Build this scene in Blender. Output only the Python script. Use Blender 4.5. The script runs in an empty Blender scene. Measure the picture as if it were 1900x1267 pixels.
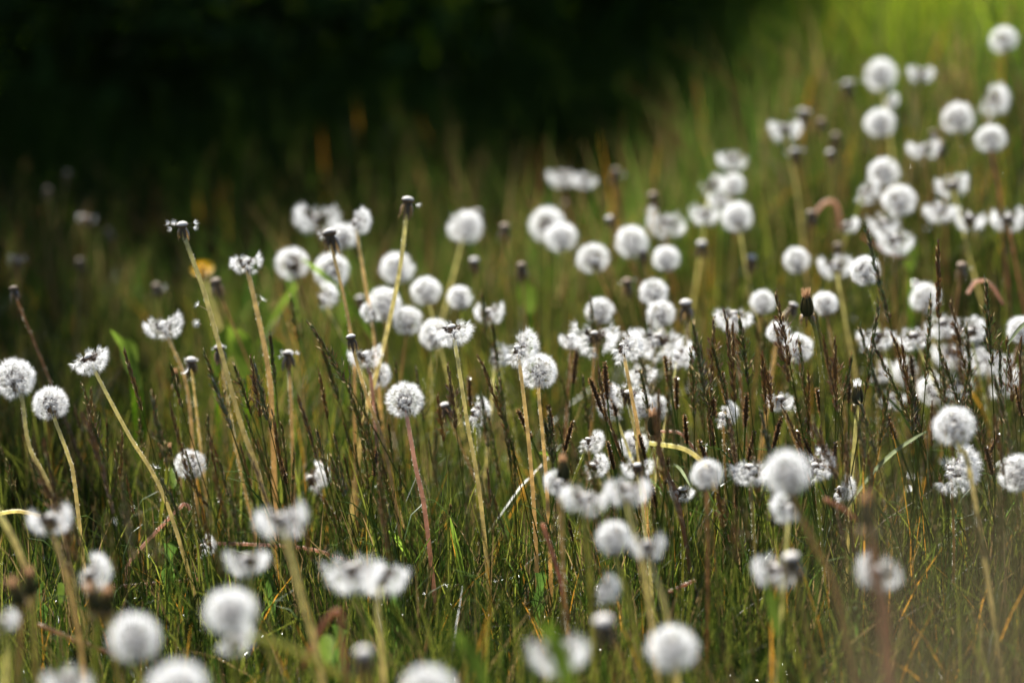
import bpy, math, random
import numpy as np
from mathutils import Vector, Matrix, Quaternion

R = math.radians
random.seed(11)
rng = np.random.default_rng(11)
scene = bpy.context.scene
COL = scene.collection

# ------------------------------------------------------------------ camera, sky, sun, exposure
CAM_H = 0.87
PITCH = R(14.0)
FPX = 85.0 / 36.0 * 1900.0          # focal length in photo pixels
CX, CY = 950.0, 633.5
cam_d = bpy.data.cameras.new("camera")
cam = bpy.data.objects.new("camera", cam_d)
COL.objects.link(cam)
cam.location = (0, 0, CAM_H)
cam.rotation_euler = (math.pi / 2 - PITCH, 0, 0)
cam_d.lens = 85.0
cam_d.sensor_width = 36.0
cam_d.clip_start = 0.05
cam_d.clip_end = 1000.0
cam_d.dof.use_dof = True
cam_d.dof.focus_distance = 2.33
cam_d.dof.aperture_fstop = 2.0
cam_d.dof.aperture_blades = 9
scene.camera = cam

SUN_EL, SUN_AZ = R(48.0), R(-22.0)   # azimuth from +Y (beyond the scene) towards +X
world = bpy.data.worlds.new("World")
scene.world = world
world.use_nodes = True
wn = world.node_tree
sky = wn.nodes.new("ShaderNodeTexSky")
sky.sky_type = 'NISHITA'
sky.sun_disc = False
sky.sun_elevation = SUN_EL
sky.sun_rotation = SUN_AZ
wn.links.new(sky.outputs[0], wn.nodes["Background"].inputs[0])
wn.nodes["Background"].inputs[1].default_value = 0.05

sun_d = bpy.data.lights.new("sun", 'SUN')
sun_d.energy = 5.0
sun_d.angle = R(0.5)
sun_d.color = (1.0, 0.97, 0.91)
sun = bpy.data.objects.new("sun", sun_d)
COL.objects.link(sun)
sdir = Vector((math.sin(SUN_AZ) * math.cos(SUN_EL), math.cos(SUN_AZ) * math.cos(SUN_EL), math.sin(SUN_EL)))
sun.rotation_euler = sdir.to_track_quat('Z', 'Y').to_euler()
sun.location = (0, 10, 12)

vs = scene.view_settings
vs.view_transform = 'Standard'
vs.look = 'None'
vs.exposure = 1.55
vs.gamma = 1.0
vs.use_curve_mapping = False
scene.render.engine = 'CYCLES'
scene.cycles.sample_clamp_direct = 8.0
scene.cycles.max_bounces = 8
scene.cycles.diffuse_bounces = 4
scene.cycles.glossy_bounces = 2
scene.cycles.transmission_bounces = 4


# ------------------------------------------------------------------ terrain and projection
def sst(a, b, x):
    t = np.clip((np.asarray(x, float) - a) / (b - a), 0, 1)
    return t * t * (3 - 2 * t)


def ground(x, y):
    x = np.asarray(x, float)
    y = np.asarray(y, float)
    z = 0.25 * sst(0.05, 0.85, x) * sst(2.45, 3.5, y)
    z = z + 0.05 * np.clip(y - 3.5, 0, 9) * sst(0.1, 1.0, x)
    z = z + 0.05 * sst(-0.2, 0.3, x) * sst(2.5, 3.2, y)
    z = z + 0.012 * np.sin(x * 5.1 + 0.7) * np.sin(y * 4.3) + 0.006 * np.sin(x * 17 + y * 9) + 0.005 * np.sin(y * 23 - x * 6)
    return z


SP, CP = math.sin(PITCH), math.cos(PITCH)


def unproj(px, py, zc):
    u, v = (px - CX) / FPX, (py - CY) / FPX
    return Vector((zc * u, zc * (CP - v * SP), CAM_H - zc * (SP + v * CP)))


def proj(p):
    dx, dy, dz = p[0], p[1], p[2] - CAM_H
    zc = dy * CP - dz * SP
    return CX + FPX * dx / zc, CY + FPX * (-dy * SP - dz * CP) / zc, zc


def depth_for(px, py, h):
    best = 3.45
    for zc in np.arange(1.3, 3.5, 0.02):
        p = unproj(px, py, zc)
        if p.z - float(ground(p.x, p.y)) <= h:
            return float(zc)
    return best


# ------------------------------------------------------------------ mesh helpers
class MB:
    """Collects vertices, faces, a tint per vertex and a material slot per face."""

    def __init__(s):
        s.v, s.f, s.t, s.m = [], [], [], []

    def add(s, verts, faces, tint=(1, 1, 1), mi=0):
        o = len(s.v)
        s.v.extend(verts)
        if isinstance(tint, list):
            s.t.extend(tint)
        else:
            s.t.extend([tint] * len(verts))
        s.f.extend([tuple(i + o for i in f) for f in faces])
        s.m.extend([mi] * len(faces))

    def tube(s, pts, radii, n=7, tints=(1, 1, 1), mi=0, cap=True):
        pts = [Vector(p) for p in pts]
        ref = Vector((0.31, 0.95, 0.05))
        vs_, tt = [], []
        for i, p in enumerate(pts):
            d = (pts[min(i + 1, len(pts) - 1)] - pts[max(i - 1, 0)]).normalized()
            a = d.cross(ref)
            if a.length < 1e-3:
                a = d.cross(Vector((1, 0, 0)))
            a.normalize()
            b = d.cross(a)
            r = radii[i] if isinstance(radii, (list, tuple)) else radii
            for k in range(n):
                w = 2 * math.pi * k / n
                vs_.append(tuple(p + r * (math.cos(w) * a + math.sin(w) * b)))
                tt.append(tints[i] if isinstance(tints, list) else tints)
        fs = []
        for i in range(len(pts) - 1):
            for k in range(n):
                k2 = (k + 1) % n
                fs.append((i * n + k, i * n + k2, (i + 1) * n + k2, (i + 1) * n + k))
        if cap:
            fs.append(tuple(range(n))[::-1])
            fs.append(tuple((len(pts) - 1) * n + k for k in range(n)))
        s.add(vs_, fs, tt, mi)

    def lathe(s, prof, n=14, tint=(1, 1, 1), mi=0, wob=0.0):
        vs_, fs, tt = [], [], []
        for i, (r, z) in enumerate(prof):
            for k in range(n):
                w = 2 * math.pi * k / n
                rr = r * (1 + wob * math.sin(3 * w + i))
                vs_.append((rr * math.cos(w), rr * math.sin(w), z))
                tt.append(tint[i] if isinstance(tint, list) else tint)
        for i in range(len(prof) - 1):
            for k in range(n):
                k2 = (k + 1) % n
                fs.append((i * n + k, i * n + k2, (i + 1) * n + k2, (i + 1) * n + k))
        fs.append(tuple((len(prof) - 1) * n + k for k in range(n)))
        s.add(vs_, fs, tt, mi)

    def strip(s, pts, widths, wdir, tint=(1, 1, 1), mi=0):
        wd = Vector(wdir).normalized()
        vs_, fs, tt = [], [], []
        for i, p in enumerate(pts):
            p = Vector(p)
            vs_ += [tuple(p - wd * widths[i] * .5), tuple(p + wd * widths[i] * .5)]
            c = tint[i] if isinstance(tint, list) else tint
            tt += [c, c]
        for i in range(len(pts) - 1):
            fs.append((2 * i, 2 * i + 1, 2 * i + 3, 2 * i + 2))
        s.add(vs_, fs, tt, mi)

    def mesh(s, name, mats, smooth=True):
        me = bpy.data.meshes.new(name)
        me.from_pydata(s.v, [], s.f)
        ca = me.attributes.new("tint", 'FLOAT_COLOR', 'POINT')
        a = np.ones((len(s.v), 4), np.float32)
        if s.v:
            a[:, :3] = np.array(s.t, np.float32)
        ca.data.foreach_set("color", a.ravel())
        for m in mats:
            me.materials.append(m)
        if len(mats) > 1:
            me.polygons.foreach_set("material_index", s.m)
        if smooth:
            me.polygons.foreach_set("use_smooth", [True] * len(me.polygons))
        me.update()
        return me


def np_mesh(name, verts, quads, tint, mat):
    """verts (n,3), quads (m,4), tint (n,3)"""
    me = bpy.data.meshes.new(name)
    me.vertices.add(len(verts))
    me.vertices.foreach_set("co", verts.astype(np.float32).ravel())
    me.loops.add(quads.size)
    me.loops.foreach_set("vertex_index", quads.astype(np.int32).ravel())
    me.polygons.add(len(quads))
    k = quads.shape[1]
    me.polygons.foreach_set("loop_start", np.arange(0, quads.size, k, dtype=np.int32))
    try:
        me.polygons.foreach_set("loop_total", np.full(len(quads), k, dtype=np.int32))
    except Exception:
        pass
    ca = me.attributes.new("tint", 'FLOAT_COLOR', 'POINT')
    a = np.ones((len(verts), 4), np.float32)
    a[:, :3] = tint
    ca.data.foreach_set("color", a.ravel())
    me.materials.append(mat)
    me.update(calc_edges=True)
    me.validate()
    return me


def link(name, me, parent=None):
    o = bpy.data.objects.new(name, me)
    COL.objects.link(o)
    if parent is not None:
        o.parent = parent
    return o


def tag(o, label, cat, group=None, kind=None):
    if kind:
        o['kind'] = kind
    if label:
        o['label'] = label
    if cat:
        o['category'] = cat
    if group:
        o['group'] = group


def thing(name, loc, label, cat, group=None):
    o = bpy.data.objects.new(name, None)
    COL.objects.link(o)
    o.location = loc
    o.empty_display_size = 0.01
    tag(o, label, cat, group)
    return o


# ------------------------------------------------------------------ materials
def leafy(name, base=(1, 1, 1), trans=0.5, tboost=1.3, gloss=0.12, rough=0.35, tint=True, noise=0.0, nscale=60.0):
    m = bpy.data.materials.new(name)
    m.use_nodes = True
    nt = m.node_tree
    nt.nodes.clear()
    out = nt.nodes.new("ShaderNodeOutputMaterial")
    dif = nt.nodes.new("ShaderNodeBsdfDiffuse")
    tra = nt.nodes.new("ShaderNodeBsdfTranslucent")
    glo = nt.nodes.new("ShaderNodeBsdfGlossy")
    glo.inputs["Roughness"].default_value = rough
    glo.inputs["Color"].default_value = (0.9, 0.9, 0.9, 1)
    mul = nt.nodes.new("ShaderNodeMix")
    mul.data_type = 'RGBA'
    mul.blend_type = 'MULTIPLY'
    mul.inputs[0].default_value = 1.0
    mul.inputs[7].default_value = (*base, 1)
    if tint:
        at = nt.nodes.new("ShaderNodeAttribute")
        at.attribute_name = "tint"
        nt.links.new(at.outputs["Color"], mul.inputs[6])
    else:
        mul.inputs[6].default_value = (1, 1, 1, 1)
    colout = mul.outputs[2]
    if noise > 0:
        tc = nt.nodes.new("ShaderNodeTexCoord")
        nz = nt.nodes.new("ShaderNodeTexNoise")
        nz.inputs["Scale"].default_value = nscale
        nz.inputs["Detail"].default_value = 4
        mr = nt.nodes.new("ShaderNodeMapRange")
        mr.inputs[1].default_value = 0.3
        mr.inputs[2].default_value = 0.7
        mr.inputs[3].default_value = 1 - noise
        mr.inputs[4].default_value = 1 + noise
        mm = nt.nodes.new("ShaderNodeVectorMath")
        mm.operation = 'SCALE'
        nt.links.new(tc.outputs["Object"], nz.inputs["Vector"])
        nt.links.new(nz.outputs["Fac"], mr.inputs[0])
        nt.links.new(colout, mm.inputs[0])
        nt.links.new(mr.outputs[0], mm.inputs["Scale"])
        colout = mm.outputs[0]
    bo = nt.nodes.new("ShaderNodeVectorMath")
    bo.operation = 'SCALE'
    bo.inputs["Scale"].default_value = tboost
    nt.links.new(colout, dif.inputs[0])
    nt.links.new(colout, bo.inputs[0])
    nt.links.new(bo.outputs[0], tra.inputs[0])
    mx = nt.nodes.new("ShaderNodeMixShader")
    mx.inputs[0].default_value = trans
    nt.links.new(dif.outputs[0], mx.inputs[1])
    nt.links.new(tra.outputs[0], mx.inputs[2])
    lw = nt.nodes.new("ShaderNodeFresnel")
    lw.inputs[0].default_value = 1.35
    mg = nt.nodes.new("ShaderNodeMath")
    mg.operation = 'MULTIPLY_ADD'
    mg.inputs[1].default_value = gloss * 2.0
    mg.inputs[2].default_value = gloss * 0.25
    nt.links.new(lw.outputs[0], mg.inputs[0])
    m2 = nt.nodes.new("ShaderNodeMixShader")
    nt.links.new(mg.outputs[0], m2.inputs[0])
    nt.links.new(mx.outputs[0], m2.inputs[1])
    nt.links.new(glo.outputs[0], m2.inputs[2])
    nt.links.new(m2.outputs[0], out.inputs[0])
    return m


M_PAP = leafy("seed_down", (0.96, 0.955, 0.945), 0.5, 1.0, 0.0, 0.5)
M_ACH = leafy("seed_brown", (1, 1, 1), 0.25, 1.0, 0.05, 0.5)
M_STEM = leafy("hollow_stem", (1, 1, 1), 0.6, 1.6, 0.05, 0.35, noise=0.32, nscale=140)
M_CAP = leafy("receptacle_skin", (1, 1, 1), 0.15, 1.0, 0.05, 0.5, noise=0.15, nscale=900)
M_BRACT = leafy("dry_bract", (1, 1, 1), 0.35, 1.2, 0.08, 0.4)
M_GRASS = leafy("grass_blade", (1, 1, 1), 0.5, 1.5, 0.035, 0.45)
M_GRASS_FAR = leafy("far_grass_blade", (1, 1, 1), 0.55, 1.5, 0.012, 0.5)
M_SPIKE = leafy("grass_spikelet", (1, 1, 1), 0.58, 2.0, 0.3, 0.3)
M_SEDGE = leafy("sedge_bristle", (1, 1, 1), 0.45, 1.3, 0.1, 0.4)
M_LITTER = leafy("dry_litter", (1, 1, 1), 0.3, 1.1, 0.2, 0.3)
M_LEAF = leafy("broad_leaf", (1, 1, 1), 0.6, 1.7, 0.015, 0.3, noise=0.2, nscale=150)
M_PETAL = leafy("yellow_petal", (1, 1, 1), 0.4, 1.0, 0.03, 0.5)
M_BUSH = leafy("thicket_leaf", (1, 1, 1), 0.15, 1.0, 0.004, 0.6)
M_VEIL = leafy("dry_grass", (1, 1, 1), 0.5, 1.1, 0.06, 0.4)

m = bpy.data.materials.new("meadow_soil")
m.use_nodes = True
nt = m.node_tree
b = nt.nodes["Principled BSDF"]
tc = nt.nodes.new("ShaderNodeTexCoord")
n1 = nt.nodes.new("ShaderNodeTexNoise")
n1.inputs["Scale"].default_value = 30
n1.inputs["Detail"].default_value = 8
cr = nt.nodes.new("ShaderNodeValToRGB")
cr.color_ramp.elements[0].position = 0.35
cr.color_ramp.elements[0].color = (0.012, 0.010, 0.006, 1)
cr.color_ramp.elements[1].position = 0.7
cr.color_ramp.elements[1].color = (0.035, 0.035, 0.014, 1)
bp = nt.nodes.new("ShaderNodeBump")
bp.inputs["Strength"].default_value = 0.6
bp.inputs["Distance"].default_value = 0.01
nt.links.new(tc.outputs["Object"], n1.inputs["Vector"])
nt.links.new(n1.outputs["Fac"], cr.inputs[0])
nt.links.new(n1.outputs["Fac"], bp.inputs["Height"])
nt.links.new(bp.outputs[0], b.inputs["Normal"])
nt.links.new(cr.outputs[0], b.inputs["Base Color"])
b.inputs["Roughness"].default_value = 0.9
M_SOIL = m

# ------------------------------------------------------------------ ground sheet
xs = np.concatenate([np.linspace(-150, -6, 14)[:-1], np.linspace(-6, 6, 121), np.linspace(6, 150, 14)[1:]])
ys = np.concatenate([np.linspace(-60, -1, 8)[:-1], np.linspace(-1, 14, 151), np.linspace(14, 250, 16)[1:]])
gx, gy = np.meshgrid(xs, ys)
gv = np.stack([gx, gy, ground(gx, gy)], -1).reshape(-1, 3)
nx, ny = len(xs), len(ys)
ii = (np.arange(ny - 1)[:, None] * nx + np.arange(nx - 1)[None, :]).ravel()
gq = np.stack([ii, ii + 1, ii + 1 + nx, ii + nx], -1)
me = np_mesh("ground", gv, gq, np.ones((len(gv), 3)), M_SOIL)
me.polygons.foreach_set("use_smooth", [True] * len(me.polygons))
gobj = link("ground", me)
tag(gobj, "dark soil under the meadow grass", None, None, "structure")


# ------------------------------------------------------------------ grass
def grass(name, x, y, h, w, lean, tint, label, mat=None):
    n = len(x)
    rows = 5
    t = np.linspace(0, 1, rows)
    az = rng.uniform(0, 2 * math.pi, n)
    laz = rng.uniform(0, 2 * math.pi, n)
    z0 = ground(x, y) - 0.005
    ld = np.stack([np.cos(laz), np.sin(laz)], -1)
    wd = np.stack([np.cos(az), np.sin(az)], -1)
    V = np.zeros((n, rows, 2, 3))
    prof = np.array([0.75, 1.0, 0.85, 0.55, 0.06])
    for r in range(rows):
        off = lean * h * (0.25 * t[r] + 0.75 * t[r] ** 2)
        cx = x + ld[:, 0] * off
        cy = y + ld[:, 1] * off
        cz = z0 + h * t[r] * (1 - 0.28 * np.minimum(lean, 1.5) * t[r])
        for s_, sg in ((0, -.5), (1, .5)):
            V[:, r, s_, 0] = cx + wd[:, 0] * w * prof[r] * sg
            V[:, r, s_, 1] = cy + wd[:, 1] * w * prof[r] * sg
            V[:, r, s_, 2] = cz
    base = (np.arange(n) * rows * 2)[:, None]
    q = []
    for r in range(rows - 1):
        q.append(np.stack([base[:, 0] + 2 * r, base[:, 0] + 2 * r + 1, base[:, 0] + 2 * r + 3, base[:, 0] + 2 * r + 2], -1))
    q = np.concatenate(q, 0)
    T = np.repeat(tint, rows * 2, axis=0)
    o = link(name, np_mesh(name, V.reshape(-1, 3), q, T, mat or M_GRASS))
    tag(o, label, None, None, "stuff")
    return o


def grass_tint(n, dry=0.1, yel=0.05, lum=1.0):
    a = rng.uniform(0, 1, (n, 1))
    c = (1 - a) * np.array([[0.018, 0.044, 0.006]]) + a * np.array([[0.062, 0.092, 0.012]])
    c *= rng.uniform(0.5, 1.4, (n, 1)) ** 1.3 * lum
    k = rng.uniform(0, 1, n)
    c[k < dry] = np.array([0.30, 0.20, 0.085]) * rng.uniform(0.15, 0.8, (int((k < dry).sum()), 1))
    sel = (k > 1 - yel)
    c[sel] = np.array([0.48, 0.23, 0.025]) * rng.uniform(0.6, 1.1, (int(sel.sum()), 1))
    return c


def scatter(n, y0, y1, margin, k=0.215):
    y = rng.uniform(y0, y1, n * 2)
    hw = k * y + margin
    keep = rng.uniform(0, 1, n * 2) < hw / hw.max()
    y, hw = y[keep], hw[keep]
    return rng.uniform(-1, 1, len(y)) * hw, y


def clumps(x, y, f):
    return 0.5 + 0.5 * np.sin(x * f + 2 * np.sin(y * f * .55)) * np.sin(y * f * .85 + 1.5 * np.sin(x * f * .7))


x, y = scatter(44000, 1.75, 3.5, 0.25)
cl = clumps(x, y, 13)
h = rng.uniform(0.05, 0.165, len(x)) * (0.70 + 0.6 * cl)
h = np.where(rng.uniform(0, 1, len(x)) < .10, h * 1.35, h)
t_ = grass_tint(len(x), 0.16, 0.03, 0.60) * (0.55 + 0.8 * clumps(x + 5, y + 1, 21))[:, None]
br = rng.uniform(0, 1, len(x)) < .20
t_[br] = np.array([0.145, 0.160, 0.022]) * rng.uniform(.7, 1.2, (int(br.sum()), 1))  # sunlit look put into the tint of random blades
grass("meadow_grass", x, y, h, rng.uniform(0.0008, 0.0023, len(x)), np.minimum(rng.gamma(2, 0.16, len(x)), 1.0), t_,
      "green grass blades of the meadow among the dandelions")
x, y = scatter(26000, 3.2, 5.6, 0.5)
cl = clumps(x, y, 7)
h = rng.uniform(0.07, 0.24, len(x)) * (0.6 + 0.8 * cl)
tb = grass_tint(len(x), 0.24, 0.008, 1.2) * (0.45 + 1.0 * clumps(x + 3, y, 9))[:, None]
far = y > 4.2
tb[far] = (grass_tint(len(x), 0.0, 0.0, 1.2) * (0.45 + 1.0 * clumps(x + 3, y, 9))[:, None])[far]
br = (~far) & (rng.uniform(0, 1, len(x)) < .09) & (clumps(x, y + 2, 11) > .35)
bank = (rng.uniform(0, 1, len(x)) < sst(.35, .75, x) * sst(3.5, 4.3, y) * .9)
tb[bank] = np.array([0.165, 0.225, 0.012]) * rng.uniform(.35, 1.25, (int(bank.sum()), 1))
br &= ~bank
tb[br] = np.array([0.19, 0.085, 0.030]) * rng.uniform(.4, 1.1, (int(br.sum()), 1))
grass("meadow_grass", x, y, h, rng.uniform(0.0015, 0.0034, len(x)), np.minimum(rng.gamma(2, 0.18, len(x)), .8), tb, "blurred grass running back to the shade", M_GRASS_FAR)
x, y = scatter(30000, 5.6, 13.0, 1.2, 0.33)
cl = clumps(x, y, 5)
h = rng.uniform(0.08, 0.36, len(x)) * (0.5 + 1.0 * cl)
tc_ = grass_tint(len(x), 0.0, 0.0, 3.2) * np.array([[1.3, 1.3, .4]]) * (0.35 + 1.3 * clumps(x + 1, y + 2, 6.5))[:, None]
grass("meadow_grass", x, y, h, rng.uniform(0.003, 0.006, len(x)), np.minimum(rng.gamma(2, 0.2, len(x)), .8), tc_, "far grass on the bank by the thicket", M_GRASS_FAR)
x, y = scatter(3500, 0.3, 1.75, 0.25)
grass("meadow_grass", x, y, rng.uniform(0.05, 0.12, len(x)), rng.uniform(0.001, 0.003, len(x)), np.minimum(rng.gamma(2, 0.2, len(x)), .8), grass_tint(len(x)),
      "short grass below the camera")

# litter: dry bits, moss and tiny leaves on the soil
n = 16000
x, y = scatter(n, 1.9, 3.6, 0.25)
n = len(x)
az = rng.uniform(0, 2 * math.pi, n)
el = rng.uniform(-0.5, 0.5, n)
L = rng.uniform(0.003, 0.024, n)
W = np.where(rng.uniform(0, 1, n) < .12, rng.uniform(.002, .006, n), rng.uniform(0.0006, 0.0022, n))
d = np.stack([np.cos(az) * np.cos(el), np.sin(az) * np.cos(el), np.sin(el)], -1) * L[:, None] * .5
roll = rng.uniform(-1, 1, n)
wv = np.stack([-np.sin(az) * np.cos(roll), np.cos(az) * np.cos(roll), np.sin(roll)], -1) * W[:, None] * .5
c = np.stack([x, y, ground(x, y) + rng.uniform(0.002, 0.03, n)], -1)
V = np.stack([c - d - wv * .4, c - d + wv * .4, c + d + wv, c + d - wv], 1).reshape(-1, 3)
q = np.arange(n * 4).reshape(-1, 4)
k = rng.uniform(0, 1, (n, 1))
T = np.where(k < 0.5, np.array([[0.10, 0.065, 0.03]]), np.where(k < 0.8, np.array([[0.05, 0.08, 0.018]]), np.array([[0.35, 0.27, 0.17]])))
T = T * rng.uniform(0.4, 1.3, (n, 1))
o = link("ground_litter", np_mesh("ground_litter", V, q, np.repeat(T, 4, 0), M_LITTER))
tag(o, "dry bits of stalk and leaf lying on the soil between the grass", None, None, "stuff")

# ------------------------------------------------------------------ thicket (shades the far meadow)
n = 150000
x = rng.uniform(-7, 1.2, n)
y = rng.uniform(3.6, 9.0, n)
front = 5.65 + 0.75 * np.minimum(x + 0.3, 0) - 0.55 * np.clip(x + 0.3, 0, .5) + 0.20 * np.sin(x * 2.3) + 0.10 * np.sin(x * 7 + 1)
near = x < -1.10 - 0.10 * np.clip(y - 3.6, 0, 3)  # near left wing, out of view, added to shade the left meadow
front = np.where(near, 3.8, front)
front = np.maximum(front, 3.8)
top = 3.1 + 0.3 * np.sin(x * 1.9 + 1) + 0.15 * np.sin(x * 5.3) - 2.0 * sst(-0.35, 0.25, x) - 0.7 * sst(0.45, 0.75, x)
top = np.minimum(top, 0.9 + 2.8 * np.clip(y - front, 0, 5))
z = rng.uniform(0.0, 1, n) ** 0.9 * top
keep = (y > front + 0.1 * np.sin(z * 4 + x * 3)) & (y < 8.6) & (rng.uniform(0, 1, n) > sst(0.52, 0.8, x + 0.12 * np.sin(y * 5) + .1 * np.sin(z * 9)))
x, y, z = x[keep], y[keep], z[keep] + ground(x[keep], y[keep])
n = len(x)
nrm = rng.normal(size=(n, 3))
nrm[:, 2] = np.abs(nrm[:, 2]) + 0.3
nrm /= np.linalg.norm(nrm, axis=1, keepdims=True)
t1 = np.cross(nrm, rng.normal(size=(n, 3)))
t1 /= np.linalg.norm(t1, axis=1, keepdims=True)
t2 = np.cross(nrm, t1)
s_ = rng.uniform(0.03, 0.06, (n, 1))
c = np.stack([x, y, z], -1)
V = np.stack([c - t1 * s_, c + t2 * s_ * .5, c + t1 * s_, c - t2 * s_ * .5], 1).reshape(-1, 3)
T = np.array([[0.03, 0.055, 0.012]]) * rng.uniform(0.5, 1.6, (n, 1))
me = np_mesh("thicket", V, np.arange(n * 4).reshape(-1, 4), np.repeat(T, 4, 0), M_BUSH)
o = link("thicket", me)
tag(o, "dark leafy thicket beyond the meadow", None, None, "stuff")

# ------------------------------------------------------------------ dandelion heads (shared meshes, globe radius 1)
def fib(n, r):
    out = []
    for i in range(n):
        zz = 1 - 2 * (i + .5) / n
        a = i * 2.399963
        rr = math.sqrt(max(0, 1 - zz * zz))
        v = Vector((rr * math.cos(a), rr * math.sin(a), zz)) + Vector([r.gauss(0, .045) for _ in range(3)])
        out.append(v.normalized())
    return out


def head_meshes(kind, seed):
    r = random.Random(seed)
    dirs = fib(r.choice((125, 140, 155)), r)
    hole = Vector([r.gauss(0, 1) for _ in range(3)]).normalized()
    pick = []
    clump = Vector([r.gauss(0, 1) for _ in range(3)]).normalized()
    for d in dirs:
        if kind == 'G':
            ok = d.z > -0.9 and r.random() > 0.07 and not (seed % 3 == 1 and d.dot(hole) > .86)
        elif kind == 'H':
            ok = -0.93 < d.z < 0.10 + 0.18 * d.x * (1 if seed % 2 else -1) and r.random() > 0.10 and d.dot(clump) < 0.93
            if d.z > 0.0 and r.random() < 0.5:
                ok = False
        elif kind == 'W':
            ok = -0.88 < d.z < 0.12 + 0.25 * abs(d.x) and abs(d.x) > 0.12 + 0.25 * r.random() and r.random() > 0.06
        elif kind == 'T':
            ok = -0.9 < d.z < 0.75 and d.x > -0.05 + 0.2 * r.random() - 0.5 * (d.z < -0.2) and r.random() > 0.12
        else:
            ok = -0.5 < d.z < 0.15 and abs(d.x) > 0.6 and r.random() < 0.25
        if ok:
            pick.append(d)
    mp, ma = MB(), MB()
    wind = Vector((r.gauss(0, .10), r.gauss(0, .10), r.gauss(0, .05))) if kind != 'G' else Vector((0, 0, 0))
    if kind == 'T':
        wind += Vector((0.15, 0, 0.05))
    for d0 in pick:
        d = (d0 + wind * (1 + r.gauss(0, .5))).normalized()
        a = d.orthogonal().normalized()
        b = d.cross(a)
        sc = r.uniform(0.93, 1.04)
        r0 = 0.22
        r1 = r.uniform(0.60, 0.74)
        # achene: a slim brown spindle, then its pale beak
        c0, c1, c2 = d0 * r0, d0 * 0.31 + d * 0.02, d0 * 0.41 + d * 0.02
        w = 0.036
        ma.add([tuple(c0), tuple(c1 + a * w), tuple(c1 - a * w * .5 + b * w * .87), tuple(c1 - a * w * .5 - b * w * .87), tuple(c2)],
               [(0, 2, 1), (0, 3, 2), (0, 1, 3), (1, 2, 4), (2, 3, 4), (3, 1, 4)], (0.075, 0.045, 0.028))
        e = d * r1
        bw = 0.0055
        ma.add([tuple(c2 - a * bw), tuple(c2 + a * bw), tuple(e + a * bw * .7), tuple(e - a * bw * .7)], [(0, 1, 2, 3)], (0.26, 0.20, 0.155))
        ma.add([tuple(c2 - b * bw), tuple(c2 + b * bw), tuple(e + b * bw * .7), tuple(e - b * bw * .7)], [(0, 1, 2, 3)], (0.26, 0.20, 0.155))
        nh = 20
        ph = r.uniform(0, 6.28)
        for k in range(nh):
            w_ = ph + 6.2832 * k / nh + r.gauss(0, .1)
            lat = math.cos(w_) * a + math.sin(w_) * b
            sp = r.uniform(0.17, 0.25)
            tip = e + lat * sp + d * r.uniform(0.17, 0.33)
            side = d.cross(lat) if r.random() < .5 else (d * .5 + d.cross(lat)).normalized()
            hw = 0.0062
            mid = e + lat * sp * .5 + d * 0.09
            mp.add([tuple(e), tuple(mid + side * hw), tuple(tip), tuple(mid - side * hw)], [(0, 1, 2, 3)], (1, 1, 1))
    return mp.mesh("seed_head", [M_PAP], False), ma.mesh("seeds", [M_ACH], False)


HEADS = {k: [head_meshes(k, 10 * i + ord(k)) for i in range(n_)] for k, n_ in (('G', 9), ('H', 6), ('W', 6), ('T', 6), ('C', 4))}


def cap_mesh(seed, wh=(0.62, 0.58, 0.53)):
    """Receptacle dome, metres; origin at the globe centre."""
    r = random.Random(seed)
    q = MB()
    br = (0.22, 0.15, 0.10)
    dk = (0.11, 0.075, 0.045)
    q.lathe([(0.0016, -0.0075), (0.0022, -0.0050), (0.0030, -0.0030), (0.0045, -0.0016), (0.0050, -0.0002), (0.0048, 0.0008), (0.0040, 0.0018), (0.0024, 0.0026), (0.0008, 0.0029)],
            14, [dk, dk, dk, dk, br, wh, wh, wh, wh], 0, 0.03)
    return q.mesh("receptacle", [M_CAP])


def bract_mesh(seed):
    r = random.Random(seed)
    q = MB()
    for k in range(15):
        a = 6.2832 * k / 15 + r.gauss(0, .12)
        o = Vector((math.cos(a), math.sin(a), 0))
        L = r.uniform(0.008, 0.015)
        out = r.uniform(0.0012, 0.005)
        p = [o * 0.0030 + Vector((0, 0, -0.0020)), o * (0.0034 + out * .5) + Vector((0, 0, -0.0020 - L * .35)), o * (0.0028 + out * .8) + Vector((0, 0, -0.0020 - L * .7)),
             o * (0.0024 + out * r.uniform(.4, 1.3)) + Vector((0, 0, -0.002 - L))]
        c = (0.11, 0.075, 0.035) if r.random() < .7 else (0.24, 0.15, 0.06)
        q.strip(p, [0.0021, 0.0024, 0.0018, 0.0004], Vector((-math.sin(a), math.cos(a), 0)), c)
    return q.mesh("bracts", [M_BRACT])


CAPS = [cap_mesh(i) for i in range(2)]
DULL_CAPS = [cap_mesh(3, (0.34, 0.25, 0.18)), cap_mesh(4, (0.26, 0.20, 0.14))]
BRACTS = [bract_mesh(i) for i in range(4)]


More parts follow.
